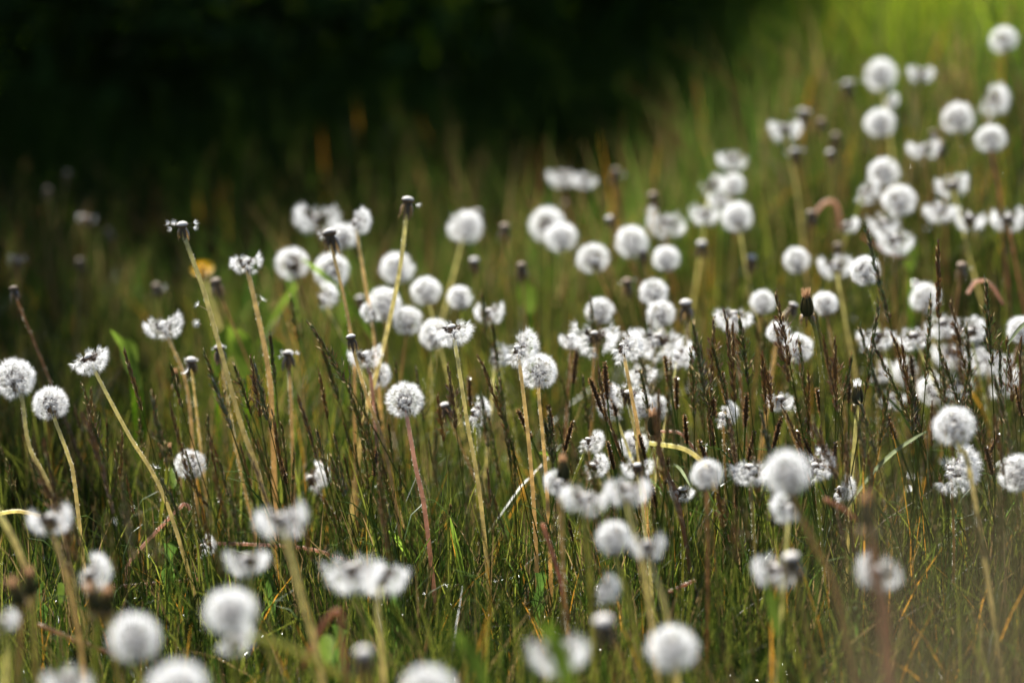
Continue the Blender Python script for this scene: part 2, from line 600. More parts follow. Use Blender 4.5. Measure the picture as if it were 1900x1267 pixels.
def calyx_mesh(seed):
    """Closed head: a sheath of dark bracts, origin at its base."""
    r = random.Random(seed)
    q = MB()
    g = (0.045, 0.05, 0.018)
    q.lathe([(0.0022, 0), (0.0048, 0.0025), (0.0056, 0.006), (0.0050, 0.011), (0.0040, 0.016), (0.0030, 0.019)], 12, g, 0, 0.04)
    for k in range(13):
        a = 6.2832 * k / 13 + r.gauss(0, .06)
        o = Vector((math.cos(a), math.sin(a), 0))
        tp = r.uniform(0.018, 0.0225)
        q.strip([o * .0050 + Vector((0, 0, .002)), o * .0060 + Vector((0, 0, .007)), o * .0054 + Vector((0, 0, .012)), o * r.uniform(.0034, .0055) + Vector((0, 0, tp))],
                [.0022, .0026, .0022, .0005], Vector((-math.sin(a), math.cos(a), 0)), [(.05, .05, .02), (.06, .06, .022), (.09, .075, .025), (.20, .14, .05)])
    for k in range(11):
        a = 6.2832 * k / 11 + r.gauss(0, .2)
        o = Vector((math.cos(a), math.sin(a), 0))
        q.strip([o * .003 + Vector((0, 0, .0015)), o * .0065 + Vector((0, 0, .0005)), o * .0078 + Vector((0, 0, -.004)), o * .0070 + Vector((0, 0, -.008))],
                [.0022, .0022, .0016, .0004], Vector((-math.sin(a), math.cos(a), 0)), (.26, .16, .05))
    return q.mesh("calyx", [M_BRACT])


def tuft_mesh(seed, col):
    r = random.Random(seed)
    q = MB()
    for k in range(130):
        a = r.uniform(0, 6.28)
        rr = 0.0034 * math.sqrt(r.random())
        o = Vector((math.cos(a), math.sin(a), 0))
        p0 = o * rr * .8 + Vector((0, 0, .014))
        p1 = o * rr * r.uniform(1.0, 1.6) + Vector((0, 0, r.uniform(.020, .0275)))
        q.strip([p0, p1], [.0005, .0002], Vector((r.gauss(0, 1), r.gauss(0, 1), .1)), col)
    return q.mesh("tuft", [M_PAP])


CALYX = [calyx_mesh(i) for i in range(3)]
TUFTS = {'w': tuft_mesh(1, (1, 1, 1)), 't': tuft_mesh(2, (0.45, 0.27, 0.15))}


def petals_mesh():
    q = MB()
    r = random.Random(3)
    for ring, (nn, L, tilt) in enumerate(((26, .015, .35), (24, .012, .7), (20, .009, 1.1))):
        for k in range(nn):
            a = 6.2832 * k / nn + r.gauss(0, .05)
            o = Vector((math.cos(a), math.sin(a), 0))
            d = (o * math.cos(tilt) + Vector((0, 0, math.sin(tilt)))).normalized()
            p0 = o * .002 + Vector((0, 0, .012))
            q.strip([p0, p0 + d * L * .6, p0 + d * L], [.0012, .0024, .0018], Vector((-math.sin(a), math.cos(a), 0)), (0.9, 0.56, 0.02))
    return q.mesh("petals", [M_PETAL])


PETALS = petals_mesh()
STEMC = {'y': ((0.58, 0.55, 0.30), (0.58, 0.48, 0.26)), 'o': ((0.56, 0.48, 0.27), (0.55, 0.40, 0.21)),
         'r': ((0.35, 0.21, 0.14), (0.29, 0.15, 0.10)), 'p': ((0.50, 0.36, 0.29), (0.44, 0.28, 0.20)), 'g': ((0.26, 0.27, 0.08), (0.34, 0.31, 0.10)),
         'k': ((0.27, 0.24, 0.11), (0.24, 0.19, 0.08)), 'm': ((0.33, 0.25, 0.13), (0.27, 0.19, 0.09)),
         'b': ((0.28, 0.19, 0.11), (0.24, 0.14, 0.08))}


def smooth_path(pts, per=5):
    """Catmull-Rom through the points."""
    P = [pts[0] * 2 - pts[1]] + list(pts) + [pts[-1] * 2 - pts[-2]]
    out = []
    for i in range(1, len(P) - 2):
        for k in range(per):
            t = k / per
            a, b_, c_, d_ = P[i - 1], P[i], P[i + 1], P[i + 2]
            out.append(0.5 * ((2 * b_) + (c_ - a) * t + (2 * a - 5 * b_ + 4 * c_ - d_) * t * t + (3 * b_ - a - 3 * c_ + d_) * t ** 3))
    out.append(Vector(pts[-1]))
    return out


def stem_into(parent, origin, pts, col, r_top, r_bot, hairs=0, name="stem"):
    """Tapered hollow-looking stem through world points, local to origin."""
    path = smooth_path(pts)
    loc = [p - origin for p in path]
    nn = len(loc)
    c0, c1 = STEMC[col]
    jit = random.uniform(.85, 1.12)
    tints = [tuple(jit * (c0[j] + (c1[j] - c0[j]) * i / (nn - 1)) for j in range(3)) for i in range(nn)]
    rad = [r_top + (r_bot - r_top) * (i / (nn - 1)) for i in range(nn)]
    q = MB()
    q.tube(loc, rad, 8, tints)
    for _ in range(hairs):
        i = random.randrange(nn - 1)
        t = random.random()
        p = loc[i].lerp(loc[i + 1], t)
        dd = (loc[i + 1] - loc[i]).normalized()
        o = dd.orthogonal().normalized()
        o.rotate(Quaternion(dd, random.uniform(0, 6.28)))
        q.strip([p + o * rad[i] * .9, p + o * (rad[i] + random.uniform(.0004, .0010)) + dd * random.gauss(0, .0003)], [.0004, .00015], dd, (0.9, 0.86, 0.74))
    return link(name, q.mesh(name, [M_STEM]), parent)


def orient(axis, spin=None):
    """Rotation taking local z to axis; local x kept near world x unless spun."""
    z = Vector(axis).normalized()
    x_ = Vector((1, 0, 0))
    x_ = (x_ - z * x_.dot(z)).normalized()
    y_ = z.cross(x_)
    q = Matrix((x_, y_, z)).transposed().to_quaternion()
    if spin is not None:
        q = q @ Quaternion((0, 0, 1), spin)
    return q


SEED_HEADS = "dandelions gone to seed"
BARE = "dandelions stripped bare of seeds"
BUDS = "closed dandelion heads"


def stem_points(P, opts, zc):
    """World points from the head down into the ground."""
    pts = [P]
    path = opts.get('p')
    if path:
        for (x_, y_) in path:
            pts.append(unproj(x_, y_, zc))
        d = (pts[-1] - pts[-2]).normalized()
        d = Vector((d.x * .6, d.y, min(d.z, -0.6))).normalized()
    else:
        dx = opts.get('l', random.gauss(0.10, 0.20))
        d = Vector((dx, random.uniform(-.12, .12), -1)).normalized()
    p = pts[-1]
    for _ in range(30):
        if p.z <= float(ground(p.x, p.y)) - 0.004:
            break
        p = p + d * 0.03
        d = (d + Vector((0, 0, -0.05))).normalized()
    else:
        pass
    if (p - pts[-1]).length > 0.05 and not path:
        mid = pts[-1].lerp(p, .5) + Vector((random.gauss(0, .006), random.gauss(0, .006), 0))
        pts.append(mid)
    pts.append(p)
    if (pts[-1] - pts[-2]).length < 1e-4:
        pts.pop()
    return pts


placed = []   # (px, py, phrase) used when labelling neighbours


def dandelion(kind, px, py, D, opts, label):
    zc = opts.get('z') or depth_for(px, py, opts.get('h', 0.27))
    P = unproj(px, py, zc)
    size = D / FPX * zc
    col = opts.get('s') or random.choice('kkmmggby')
    r0 = opts.get('r', (.0016 if opts.get('p') else .0012))
    pts = stem_points(P, opts, zc)
    base = Vector(pts[-1])
    axis = opts.get('a')
    up = (pts[0] - pts[1]).normalized()
    if axis is not None:
        up = Vector((math.sin(R(axis)), -0.12, math.cos(R(axis)))).normalized()
    elif kind != 'G':
        up = (up + Vector((0, 0, .6))).normalized()
    up = (up + Vector((random.gauss(0, .06), random.gauss(0, .08) - .04, 0))).normalized()
    if kind == 'F':
        up = Vector((0, -.55, .8)).normalized()
    sharp = 2.05 < zc < 2.65
    cat, grp = ('dandelion', BARE if kind == 'C' else SEED_HEADS)
    nm = 'dandelion'
    if kind == 'B':
        cat, grp, nm = 'dandelion bud', BUDS, 'dandelion_bud'
    if kind == 'F':
        cat, grp, nm = 'dandelion flower', None, 'dandelion_flower'
    o = thing(nm, base, label, cat, grp)
    spin = random.uniform(0, 6.28) if kind == 'G' else opts.get('spin', random.uniform(-.45, .45))
    q = orient(up, spin)
    ax_end = P - up * 0.006
    if kind in 'BF':
        body = P - up * 0.012
        pts[0] = body
        stem_into(o, base, pts, col, .0019, .0024, 120 if sharp else 0)
        c_ = link('calyx', random.choice(CALYX), o)
        c_.location = body - base
        c_.rotation_mode = 'QUATERNION'
        c_.rotation_quaternion = q
        sc = D / 54.0 if kind == 'B' else D / 60
        sc = max(.7, min(1.5, sc))
        c_.scale = (sc, sc, sc)
        t_ = link('petals' if kind == 'F' else 'tuft', PETALS if kind == 'F' else TUFTS[opts.get('t', 'w')], o)
        t_.location = body - base
        t_.rotation_mode = 'QUATERNION'
        t_.rotation_quaternion = q
        t_.scale = (sc, sc, sc)
        return o
    stem_into(o, base, [ax_end] + pts[1:], col, r0, r0 * 1.3, 260 if sharp else 0)
    for nm_, me_ in (('receptacle', random.choice(DULL_CAPS if opts.get('dull') else CAPS)), ('bracts', random.choice(BRACTS))):
        c_ = link(nm_, me_, o)
        c_.location = P - base
        c_.rotation_mode = 'QUATERNION'
        c_.rotation_quaternion = q
        if kind == 'C':
            s1 = opts.get('cs', 1.15)
            c_.scale = (s1, s1, s1)
        elif kind != 'G':
            c_.scale = (.72, .72, .72) if kind == 'T' else (.85, .85, .85)
    if not (kind == 'C' and opts.get('none')):
        hm, am = random.choice(HEADS[kind])
        hd = link('seed_head', hm, o)
        hd.location = P - base
        hd.rotation_mode = 'QUATERNION'
        hd.rotation_quaternion = q
        s_ = size * .5 * {'T': 1.27, 'H': 1.18, 'W': 1.08}.get(kind, 1.03)
        fx = opts.get('fx', 1)
        s_ *= random.uniform(.95, 1.06)
        hd.scale = (s_ * fx * random.uniform(.96, 1.04), s_, s_ * random.uniform(.93, 1.03))
        link('seeds', am, hd)
    return o


# kind, x, y, diameter (photo pixels), options, label
G_, H_, W_, T_ = "white round seed head", "half blown white seed head", "winged white seed head", "wind tousled white seed head"
DAND = [
    # far bank
    ('G', 1862, 75, 56, {'p': [(1882, 135), (1898, 210)], 's': 'b'}, "small white seed globe standing highest, at the top right corner"),
    ('G', 1634, 140, 70, {'l': .2}, "large blurred white globe, highest on the bank but for the corner one"),
    ('W', 1709, 132, 52, {}, "small two lobed seed head beside the large globe high on the bank"),
    ('G', 1633, 229, 64, {'l': .05}, "blurred white globe straight under the large high globe on the bank"),
    ('T', 1650, 186, 34, {}, "small ragged seed head between the two stacked globes on the bank"),
    ('W', 1457, 234, 66, {'p': [(1462, 270), (1485, 400)]}, "bowl shaped white head standing alone at the edge of the dark grass"),
    ('G', 1777, 220, 68, {}, "white globe split by a dark slanting stalk, high on the bank"),
    ('T', 1838, 185, 62, {'spin': .2}, "ragged lumpy white head at the upper right, above the globe with a stalk across"),
    ('G', 1838, 258, 60, {'p': [(1842, 300), (1856, 380)], 's': 'r'}, "white globe on a reddish stem near the upper right edge"),
    ('W', 1713, 272, 64, {}, "two winged white head below left of the split globe on the bank"),
    ('G', 1640, 320, 66, {'l': .05}, "third globe down in the column of globes on the bank"),
    ('T', 1606, 352, 46, {}, "small ragged head at the left foot of the third globe on the bank"),
    ('G', 1668, 373, 68, {'l': .12}, "lowest globe in the column of globes on the bank"),
    ('W', 1766, 340, 62, {}, "white head parted down its middle, right of the column of globes"),
    ('H', 1744, 382, 66, {}, "untidy white half head right below the parted one"),
    ('W', 1800, 402, 60, {}, "small butterfly shaped head between two larger ragged heads on the bank"),
    ('W', 1870, 402, 70, {'s': 'r'}, "winged head touching the right edge under the red stem"),
    ('T', 1572, 414, 36, {}, "very small ragged white head among brown stems left of the ragged pair"),
    ('H', 1640, 410, 62, {}, "upper one of the ragged pair under the column of globes"),
    ('H', 1662, 440, 70, {}, "lower one of the ragged pair under the column of globes"),
    ('H', 1360, 290, 56, {}, "faint grey white head topping the cluster of five at centre right"),
    ('T', 1318, 340, 46, {}, "upper left head of the cluster of five at centre right"),
    ('G', 1360, 343, 50, {}, "upper right globe of the cluster of five at centre right"),
    ('H', 1308, 390, 56, {}, "lower left half head of the cluster of five at centre right"),
    ('G', 1368, 403, 66, {}, "lower right globe, biggest of the cluster of five at centre right"),
    ('H', 1338, 366, 48, {}, "small head in the middle of the cluster of five at centre right"),
    ('H', 1043, 322, 54, {}, "dim blurred white head farthest back at centre"),
    ('H', 1085, 328, 46, {}, "dim white head right beside the farthest one at centre"),
    # middle distance
    ('W', 588, 402, 84, {'z': 2.95, 'a': 15}, "blurred two lobed head, uppermost of the left cluster of globes"),
    ('G', 635, 440, 62, {'z': 2.85}, "blurred globe just behind the bare brown head of the left cluster"),
    ('T', 659, 411, 56, {'z': 2.62, 'p': [(664, 445), (680, 540), (697, 650)], 's': 'o', 'spin': 0}, "bare capped head keeping a crescent of down on its right side"),
    ('C', 757, 371, 60, {'z': 2.5, 'p': [(754, 400), (740, 510), (712, 640), (690, 725), (672, 800)], 's': 'y', 'r': .0021, 'cs': 1.3}, "tallest bare stem with a white cap and two tiny side wings"),
    ('C', 611, 432, 50, {'z': 2.5, 'p': [(618, 470), (640, 560), (656, 660), (658, 760)], 's': 'o', 'cs': 1.5}, "bare brown head with hanging bracts in front of the left globes"),
    ('G', 542, 490, 70, {'z': 2.78}, "big blurred globe at the left end of the left cluster"),
    ('G', 615, 502, 76, {'z': 2.75}, "globe crossed by the thin stem of the bare brown head"),
    ('T', 597, 550, 54, {'z': 2.7}, "pale greyish head under the globe crossed by a thin stem"),
    ('G', 737, 498, 68, {'z': 2.8}, "globe standing behind the tallest bare stem"),
    ('G', 790, 540, 60, {'z': 2.72}, "smaller globe right of the tallest bare stem"),
    ('G', 853, 552, 55, {'z': 2.7}, "small globe farthest right of the left cluster, above the sharp bowl head"),
    ('G', 713, 565, 68, {'z': 2.66}, "broad globe with its left edge ragged, left of the tallest stem"),
    ('T', 690, 578, 40, {'z': 2.6, 'spin': 3.1}, "little ragged tuft below the broad globe left of the tallest stem"),
    ('G', 757, 596, 62, {'z': 2.65}, "globe lying just right of the tallest stem, lower down"),
    ('G', 807, 620, 66, {'z': 2.6}, "globe half hidden behind the sharp bowl shaped head"),
    ('W', 908, 576, 58, {'z': 2.62}, "heart shaped white head right of the sharp bowl shaped head"),
    ('G', 863, 422, 70, {'z': 2.95}, "lone blurred globe with a dark line, above the left cluster"),
    ('G', 1015, 418, 70, {}, "upper globe of the overlapping pair at centre"),
    ('G', 1041, 440, 62, {}, "lower globe of the overlapping pair at centre"),
    ('G', 1100, 480, 64, {}, "globe to the lower right of the overlapping pair"),
    ('G', 1172, 449, 64, {}, "globe with a bright bare cap in front of its lower edge"),
    ('W', 1237, 408, 78, {'a': 22}, "large tilted two lobed head between the capped globe and the cluster of five"),
    ('G', 1236, 480, 58, {}, "globe below the tilted two lobed head"),
    ('G', 1213, 542, 62, {'z': 2.72}, "upper of two touching globes right of centre"),
    ('G', 1226, 583, 60, {'z': 2.66}, "lower of two touching globes right of centre"),
    ('G', 1113, 578, 56, {'z': 2.66, 'fx': 1.05}, "globe with a dark blade standing across it, right of centre"),
    ('C', 1273, 562, 30, {'z': 2.62, 'none': 1, 'cs': 1.4}, "bright white bare cap right of the two touching globes"),
    ('W', 1103, 618, 90, {'z': 2.5}, "wide winged head with a clear white cap, over the brown sedge spikes"),
    ('H', 1060, 624, 46, {'z': 2.55}, "small white head touching the wide winged one on its left"),
    ('T', 1155, 640, 72, {'z': 2.35, 'p': [(1160, 672), (1172, 735), (1190, 850)], 's': 'o', 'spin': -.2}, "sharp tattered head with its down swept to the right"),
    ('H', 1222, 622, 92, {'z': 2.55}, "large soft half head behind the tattered one"),
    ('H', 1362, 580, 76, {'z': 2.55}, "ragged white head behind the leaning dark grass spikes, right of centre"),
    ('G', 1415, 560, 52, {'z': 2.72}, "small globe right of the ragged head behind the spikes"),
    ('G', 1478, 483, 56, {}, "plain globe alone left of the long spike"),
    ('W', 1550, 488, 66, {}, "two lobed head between the plain globe and the one crossed by the long spike"),
    ('G', 1605, 502, 64, {'z': 2.55}, "fairly crisp globe crossed by the long arching grass spike"),
    ('G', 1530, 563, 56, {'z': 2.62}, "globe just right of the tall brown closed head"),
    ('G', 1717, 553, 62, {'z': 2.7}, "tall globe behind an upright spike near the right edge"),
    ('G', 1444, 616, 50, {'z': 2.55}, "small globe behind the green spike, upper left of a bigger one"),
    ('G', 1480, 646, 60, {'z': 2.5}, "white globe under the tall brown closed head"),
    ('H', 1625, 618, 70, {'z': 2.55}, "soft half head hidden behind forked spikes at right"),
    ('H', 1695, 620, 62, {'z': 2.55}, "soft half head with a brown spike across it at right"),
    ('T', 1800, 612, 50, {'z': 2.6}, "dim ragged head under the pink curled stem at right"),
    ('G', 1895, 612, 60, {'z': 2.55}, "globe cut by the right edge at mid height"),
    ('C', 1473, 567, 26, {'z': 2.6, 'none': 1, 'p': [(1455, 585), (1440, 640)], 's': 'o'}, "small white bare cap on a stem bent to the left, beside the brown closed head"),
    ('C', 338, 417, 66, {'z': 2.42, 'p': [(346, 450), (378, 540), (412, 660), (445, 780), (490, 920)], 's': 'y', 'r': .0021, 'cs': 1.15}, "tall leaning stem with a white cap above a thin skirt of down, at left"),
    ('W', 457, 484, 62, {'z': 2.46, 'p': [(466, 530), (486, 620), (500, 700), (505, 780)], 's': 'o', 'r': .0023}, "thick orange stem with a white cap over two small wings"),
    ('F', 376, 501, 52, {'z': 3.0}, "yellow dandelion flower behind the tall leaning stem at left"),
    ('W', 303, 600, 74, {'z': 2.5, 'p': [(318, 640), (345, 710), (358, 830)], 's': 'o'}, "wide winged head left of the tall leaning stem"),
    ('C', 651, 625, 26, {'z': 2.4, 'p': [(664, 680), (682, 740), (720, 860)], 's': 'o', 'none': 1, 'cs': 1.0}, "small sharp bare cap in front of the orange stems at left of centre"),
    ('W', 678, 656, 66, {'z': 2.48, 'p': [(684, 690), (692, 740)], 's': 'p'}, "crisp winged head with white cap in front of the crossing orange stems"),
    ('T', 700, 695, 48, {'z': 2.55}, "dim white head low behind the crossing orange stems"),
    # sharp band
    ('G', 27, 703, 88, {'z': 2.25, 'p': [(42, 745), (55, 830), (105, 945)], 's': 'y', 'h': .3}, "big crisp seed globe cut by the left edge"),
    ('G', 94, 748, 76, {'z': 2.33, 'p': [(104, 785), (128, 850), (140, 910)], 's': 'y'}, "crisp smaller globe beside the one at the left edge"),
    ('H', 164, 661, 72, {'z': 2.33, 'p': [(182, 700), (238, 805), (312, 940)], 's': 'y', 'a': -22}, "sharp bowl shaped head on a long slanting stem at left"),
    ('G', 352, 862, 64, {'z': 2.42}, "round head sunk among grass spikes at lower left, below the leaning stems"),
    ('B', 313, 832, 34, {'z': 2.4, 't': 't'}, "small dark closed head above the sunken round head"),
    ('C', 355, 668, 30, {'z': 2.5, 's': 'o'}, "bare cap with one seed left, behind the spike by the tall leaning stem"),
    ('B', 325, 694, 34, {'z': 2.52, 't': 't'}, "dark closed head close under the wide winged head at left"),
    ('C', 407, 645, 34, {'z': 2.5, 's': 'o'}, "bare head with white cap right behind the tall leaning stem"),
    ('G', 751, 743, 78, {'z': 2.33, 'p': [(757, 785), (772, 870), (790, 960)], 's': 'p', 'r': .0019}, "the lone sharp globe left of centre on a pinkish stem"),
    ('H', 838, 606, 80, {'z': 2.33, 'p': [(848, 660), (868, 790), (893, 940)], 's': 'y', 'r': .0018}, "sharp bowl shaped head on a hairy yellow stem at centre"),
    ('T', 880, 762, 56, {'z': 2.42}, "lumpy white head low behind the hairy yellow stem"),
    ('C', 825, 752, 26, {'z': 2.5, 'none': 1}, "little bare cap between the lone sharp globe and the hairy stem"),
    ('C', 535, 655, 42, {'z': 2.5, 'p': [(537, 700), (541, 780)], 's': 'o'}, "bare capped stem with one white wing, right of the thick orange stem"),
    ('T', 575, 885, 60, {'z': 2.5, 'h': .15}, "ragged white head sunk deep in the grass at left of centre"),
    ('T', 960, 644, 76, {'z': 2.32, 'p': [(966, 690), (982, 830), (993, 985)], 's': 'o', 'r': .0017, 'spin': -.1}, "sharp half blown head leaning over the centre globe"),
    ('G', 1000, 690, 77, {'z': 2.36, 'p': [(1000, 735), (1008, 820), (1016, 930)], 's': 'o'}, "sharp globe at centre partly behind a half blown head"),
    ('W', 1166, 728, 70, {'z': 2.38, 'p': [(1172, 770), (1186, 860)], 's': 'y', 'a': 5}, "crisp capped head with down at both sides, above the green closed head"),
    ('G', 1190, 752, 56, {'z': 2.45}, "white head behind the green closed head, its left neighbour"),
    ('G', 1220, 756, 56, {'z': 2.48}, "white globe just above the green closed head"),
    ('B', 1213, 785, 56, {'z': 2.3, 'p': [(1222, 830), (1240, 885), (1262, 950)], 's': 'b', 'a': -4, 't': 't'}, "green closed head with frayed yellow tips at centre right"),
    ('G', 1176, 825, 60, {'z': 2.5, 'h': .18}, "pale globe low behind the thin stems at centre right"),
    ('T', 1092, 815, 56, {'z': 2.35}, "crisp tousled head leaning right beside a brown sedge spike"),
    ('T', 1100, 862, 54, {'z': 2.3}, "second tousled head, directly beneath the crisp tousled one"),
    ('B', 1045, 868, 52, {'z': 2.15, 't': 't'}, "yellow brown closed head between two white tufts at centre"),
    ('T', 1035, 893, 50, {'z': 2.1, 'spin': 3.0}, "white tuft drooping left of the yellow brown closed head"),
    ('W', 1183, 863, 62, {'z': 2.2}, "small winged head with brown cap above the foreground pair of heads"),
    ('G', 1312, 880, 66, {'z': 2.05, 's': 'b'}, "slightly soft globe between the foreground pair and the large soft globe"),
    ('H', 1392, 865, 72, {'z': 2.2}, "half head touching the left side of the large soft globe"),
    ('G', 1460, 877, 100, {'z': 1.85, 'p': [(1472, 930), (1510, 1010), (1560, 1140)], 's': 'm', 'r': .0016}, "large soft globe on a brownish stem at lower right of centre"),
    ('T', 1512, 862, 66, {'z': 2.25}, "white head peeping out right behind the large soft globe"),
    ('H', 1265, 908, 48, {'z': 2.3}, "small ragged head left below the slightly soft globe"),
    ('T', 1340, 768, 52, {'z': 2.42}, "ragged head among spikes right of the white globe and green closed head"),
    ('H', 1448, 738, 54, {'z': 2.45}, "ragged head with brown bits among spikes at right of centre"),
    ('B', 1497, 566, 62, {'z': 2.4, 'p': [(1512, 610), (1522, 680), (1526, 760)], 's': 'g', 't': 't', 'a': -8}, "tall brown closed head with a pale ring and a spent tip"),
    ('B', 1591, 728, 52, {'z': 2.35, 't': 'w'}, "closed head tipped with white down among spikes at right"),
    ('G', 1770, 790, 84, {'z': 2.1, 'p': [(1782, 835), (1805, 905)], 's': 'y'}, "softly blurred large globe at right, above two rough heads"),
    ('T', 1765, 868, 92, {'z': 2.25, 'spin': -.3}, "rough wide head straight below the softly blurred large globe"),
    ('G', 1888, 878, 80, {'z': 2.2}, "rough globe cut by the right edge, lower of the two there"),
    ('H', 1770, 650, 80, {'z': 2.70}, "left head of the big white drift behind spikes near the right edge"),
    ('H', 1835, 655, 84, {'z': 2.68}, "right head of the big white drift behind spikes near the right edge"),
    ('H', 1768, 705, 74, {'z': 2.65}, "lower head of the big white drift behind spikes near the right edge"),
    ('T', 1735, 722, 56, {'z': 2.65, 'spin': 3.0}, "lowest left scrap of the big white drift near the right edge"),
    ('T', 1630, 688, 48, {'z': 2.65}, "small scrap of white head among forked spikes at right"),
    ('H', 1190, 686, 60, {'z': 2.5}, "soft white head between the tattered head and the crisp capped head"),
    ('T', 1258, 656, 56, {'z': 2.52}, "ragged white head at the lower right of the large soft half head"),
    ('T', 1855, 704, 66, {'z': 2.70}, "lower right scrap of the big white drift near the right edge"),
    ('T', 1692, 690, 60, {'z': 2.75, 'spin': 2.8}, "soft ragged head left of the big white drift, among brown spikes"),
    ('H', 1748, 596, 62, {'z': 2.65}, "blurred half head below the tall globe behind an upright spike"),
    ('T', 918, 660, 52, {'z': 2.6}, "blurred white head half covered by the sharp half blown head, at its left"),
    ('T', 1137, 752, 52, {'z': 2.46, 'spin': 3.0}, "pale ragged head just left of the crisp capped head"),
    ('H', 1655, 735, 54, {'z': 2.70}, "low white head under the forked spikes at right"),
    ('T', 1560, 905, 50, {'z': 2.3}, "low scrap of white down right of the large soft globe"),
    # foreground
    ('W', 93, 958, 86, {'z': 1.95, 'p': [(102, 1000), (130, 1095), (155, 1250)], 's': 'o'}, "soft winged head at the lower left, on a long orange stem"),
    ('T', 165, 1062, 80, {'z': 1.95}, "tousled head with two dark closed heads in front, lower left"),
    ('B', 172, 1108, 52, {'z': 1.85, 't': 't', 'a': -15}, "left one of two dark closed heads under the tousled head"),
    ('B', 198, 1112, 50, {'z': 1.86, 't': 't', 'a': 4}, "right one of two dark closed heads under the tousled head"),
    ('B', 30, 1098, 52, {'z': 1.85, 't': 't', 'a': -12}, "dark closed head by the left edge, with its pale tip drooping"),
    ('B', 55, 1078, 50, {'z': 1.9, 't': 't', 'a': 3}, "dark closed head with a tan brush tip near the left edge"),
    ('G', 250, 1183, 104, {'z': 1.72, 's': 'g', 'l': .1}, "big soft globe near the bottom left, second from the corner"),
    ('G', 428, 1133, 104, {'z': 1.74, 'l': .05}, "big soft globe right of the one near the bottom left"),
    ('T', 432, 1180, 64, {'z': 1.78}, "ragged scrap of head hanging under the big soft globe"),
    ('G', 330, 1278, 116, {'z': 1.6}, "large soft globe cut by the bottom edge between two others"),
    ('H', 125, 1256, 92, {'z': 1.66}, "white head cut by the bottom edge at the left corner"),
    ('W', 457, 1033, 80, {'z': 1.9, 'p': [(462, 1075), (490, 1190), (510, 1267)], 's': 'g'}, "soft winged head with a clear cap above the two big soft globes"),
    ('T', 378, 1012, 44, {'z': 2.36, 'h': .1}, "crisp scrap of white down beside a fallen pink stem"),
    ('W', 521, 958, 100, {'z': 1.86, 'p': [(535, 1010), (560, 1110), (595, 1250)], 's': 'y'}, "broad winged head with a brown middle, left of the bottom centre"),
    ('H', 655, 1050, 108, {'z': 1.9, 'p': [(668, 1130), (685, 1220)], 's': 'g'}, "left half of a tight pair of full heads at lower left of centre"),
    ('H', 708, 1056, 108, {'z': 1.93, 'p': [(700, 1130), (712, 1260)], 's': 'y'}, "right half of a tight pair of full heads at lower left of centre"),
    ('G', 795, 1282, 112, {'z': 1.6}, "soft globe cut by the bottom edge left of centre"),
    ('W', 1085, 920, 96, {'z': 1.95, 'p': [(1085, 975), (1095, 1090)], 's': 'g'}, "left head of the wide foreground pair at centre"),
    ('W', 1166, 903, 88, {'z': 1.95, 'p': [(1168, 960), (1200, 1090)], 's': 'y'}, "right head of the wide foreground pair at centre"),
    ('G', 1138, 997, 74, {'z': 1.92, 'p': [(1145, 1040), (1165, 1110), (1190, 1250)], 's': 'g'}, "soft globe below the wide foreground pair"),
    ('W', 1200, 1008, 74, {'z': 1.92, 'p': [(1208, 1045), (1235, 1130), (1255, 1250)], 's': 'y'}, "winged head touching the globe below the wide foreground pair"),
    ('T', 1116, 1092, 60, {'z': 1.92}, "dim ragged head under the globe and winged head at centre"),
    ('C', 1120, 1152, 44, {'z': 1.75, 'none': 1, 'cs': 1.5, 's': 'b'}, "pinkish bare cap on a dark stem at bottom centre"),
    ('W', 1034, 1205, 108, {'z': 1.7}, "two lobed white head with a bright green blade before it, bottom centre"),
    ('G', 1247, 1202, 98, {'z': 1.74, 'l': -.02}, "soft round head at the bottom, right of centre"),
    ('W', 1440, 1052, 90, {'z': 1.9, 'a': 8}, "flat winged head under the large soft globe at lower right"),
    ('C', 1468, 1034, 40, {'z': 1.88, 'none': 1, 'cs': 1.4}, "bare pale cap leaning over the flat winged head"),
    ('W', 1632, 1056, 92, {'z': 1.82, 'p': [(1640, 1100), (1650, 1200)], 's': 'r', 'a': 14}, "tilted winged head lying low at right, with a reddish stalk above"),
    ('B', 1607, 950, 58, {'z': 1.75, 't': 't', 's': 'r', 'p': [(1615, 1000), (1622, 1070), (1640, 1200)]}, "reddish brown closed head above the tilted winged head"),
    ('T', 1464, 940, 60, {'z': 2.0, 'spin': 3.0}, "white scrap of head under the large soft globe"),
    ('T', 10, 1150, 40, {'z': 1.8}, "small white scrap at the left edge near the bottom"),
]
for row in DAND:
    dandelion(*row)
    lb = row[5]
    placed.append((row[1], row[2], lb))

# landmarks used to say where the many small repeats stand
LM = [(751, 743, "the lone sharp globe"), (838, 615, "the sharp bowl shaped head"), (1000, 690, "the sharp centre globe"), (757, 371, "the tallest bare stem"),
      (338, 417, "the tall leaning capped stem"), (164, 661, "the sharp head on a slanting stem"), (94, 748, "the crisp small globe"), (457, 484, "the thick orange stem"),
      (542, 490, "the big globe of the left cluster"), (863, 422, "the lone blurred globe"), (1028, 428, "the overlapping pair"), (1237, 408, "the tilted two lobed head"),
      (1350, 370, "the cluster of five"), (1457, 240, "the bowl shaped head by the dark grass"), (1650, 330, "the column of globes"), (1605, 502, "the globe crossed by a spike"),
      (1497, 566, "the tall brown closed head"), (1213, 785, "the green closed head"), (1460, 877, "the large soft globe"), (1770, 790, "the softly blurred large globe"),
      (352, 862, "the sunken round head"), (521, 965, "the broad winged head"), (1120, 925, "the wide foreground pair"), (428, 1135, "the big soft globe"),
      (1103, 620, "the wide winged capped head"), (1800, 670, "the big white drift"), (684, 1065, "the tight pair of full heads"), (1632, 1065, "the tilted winged head")]
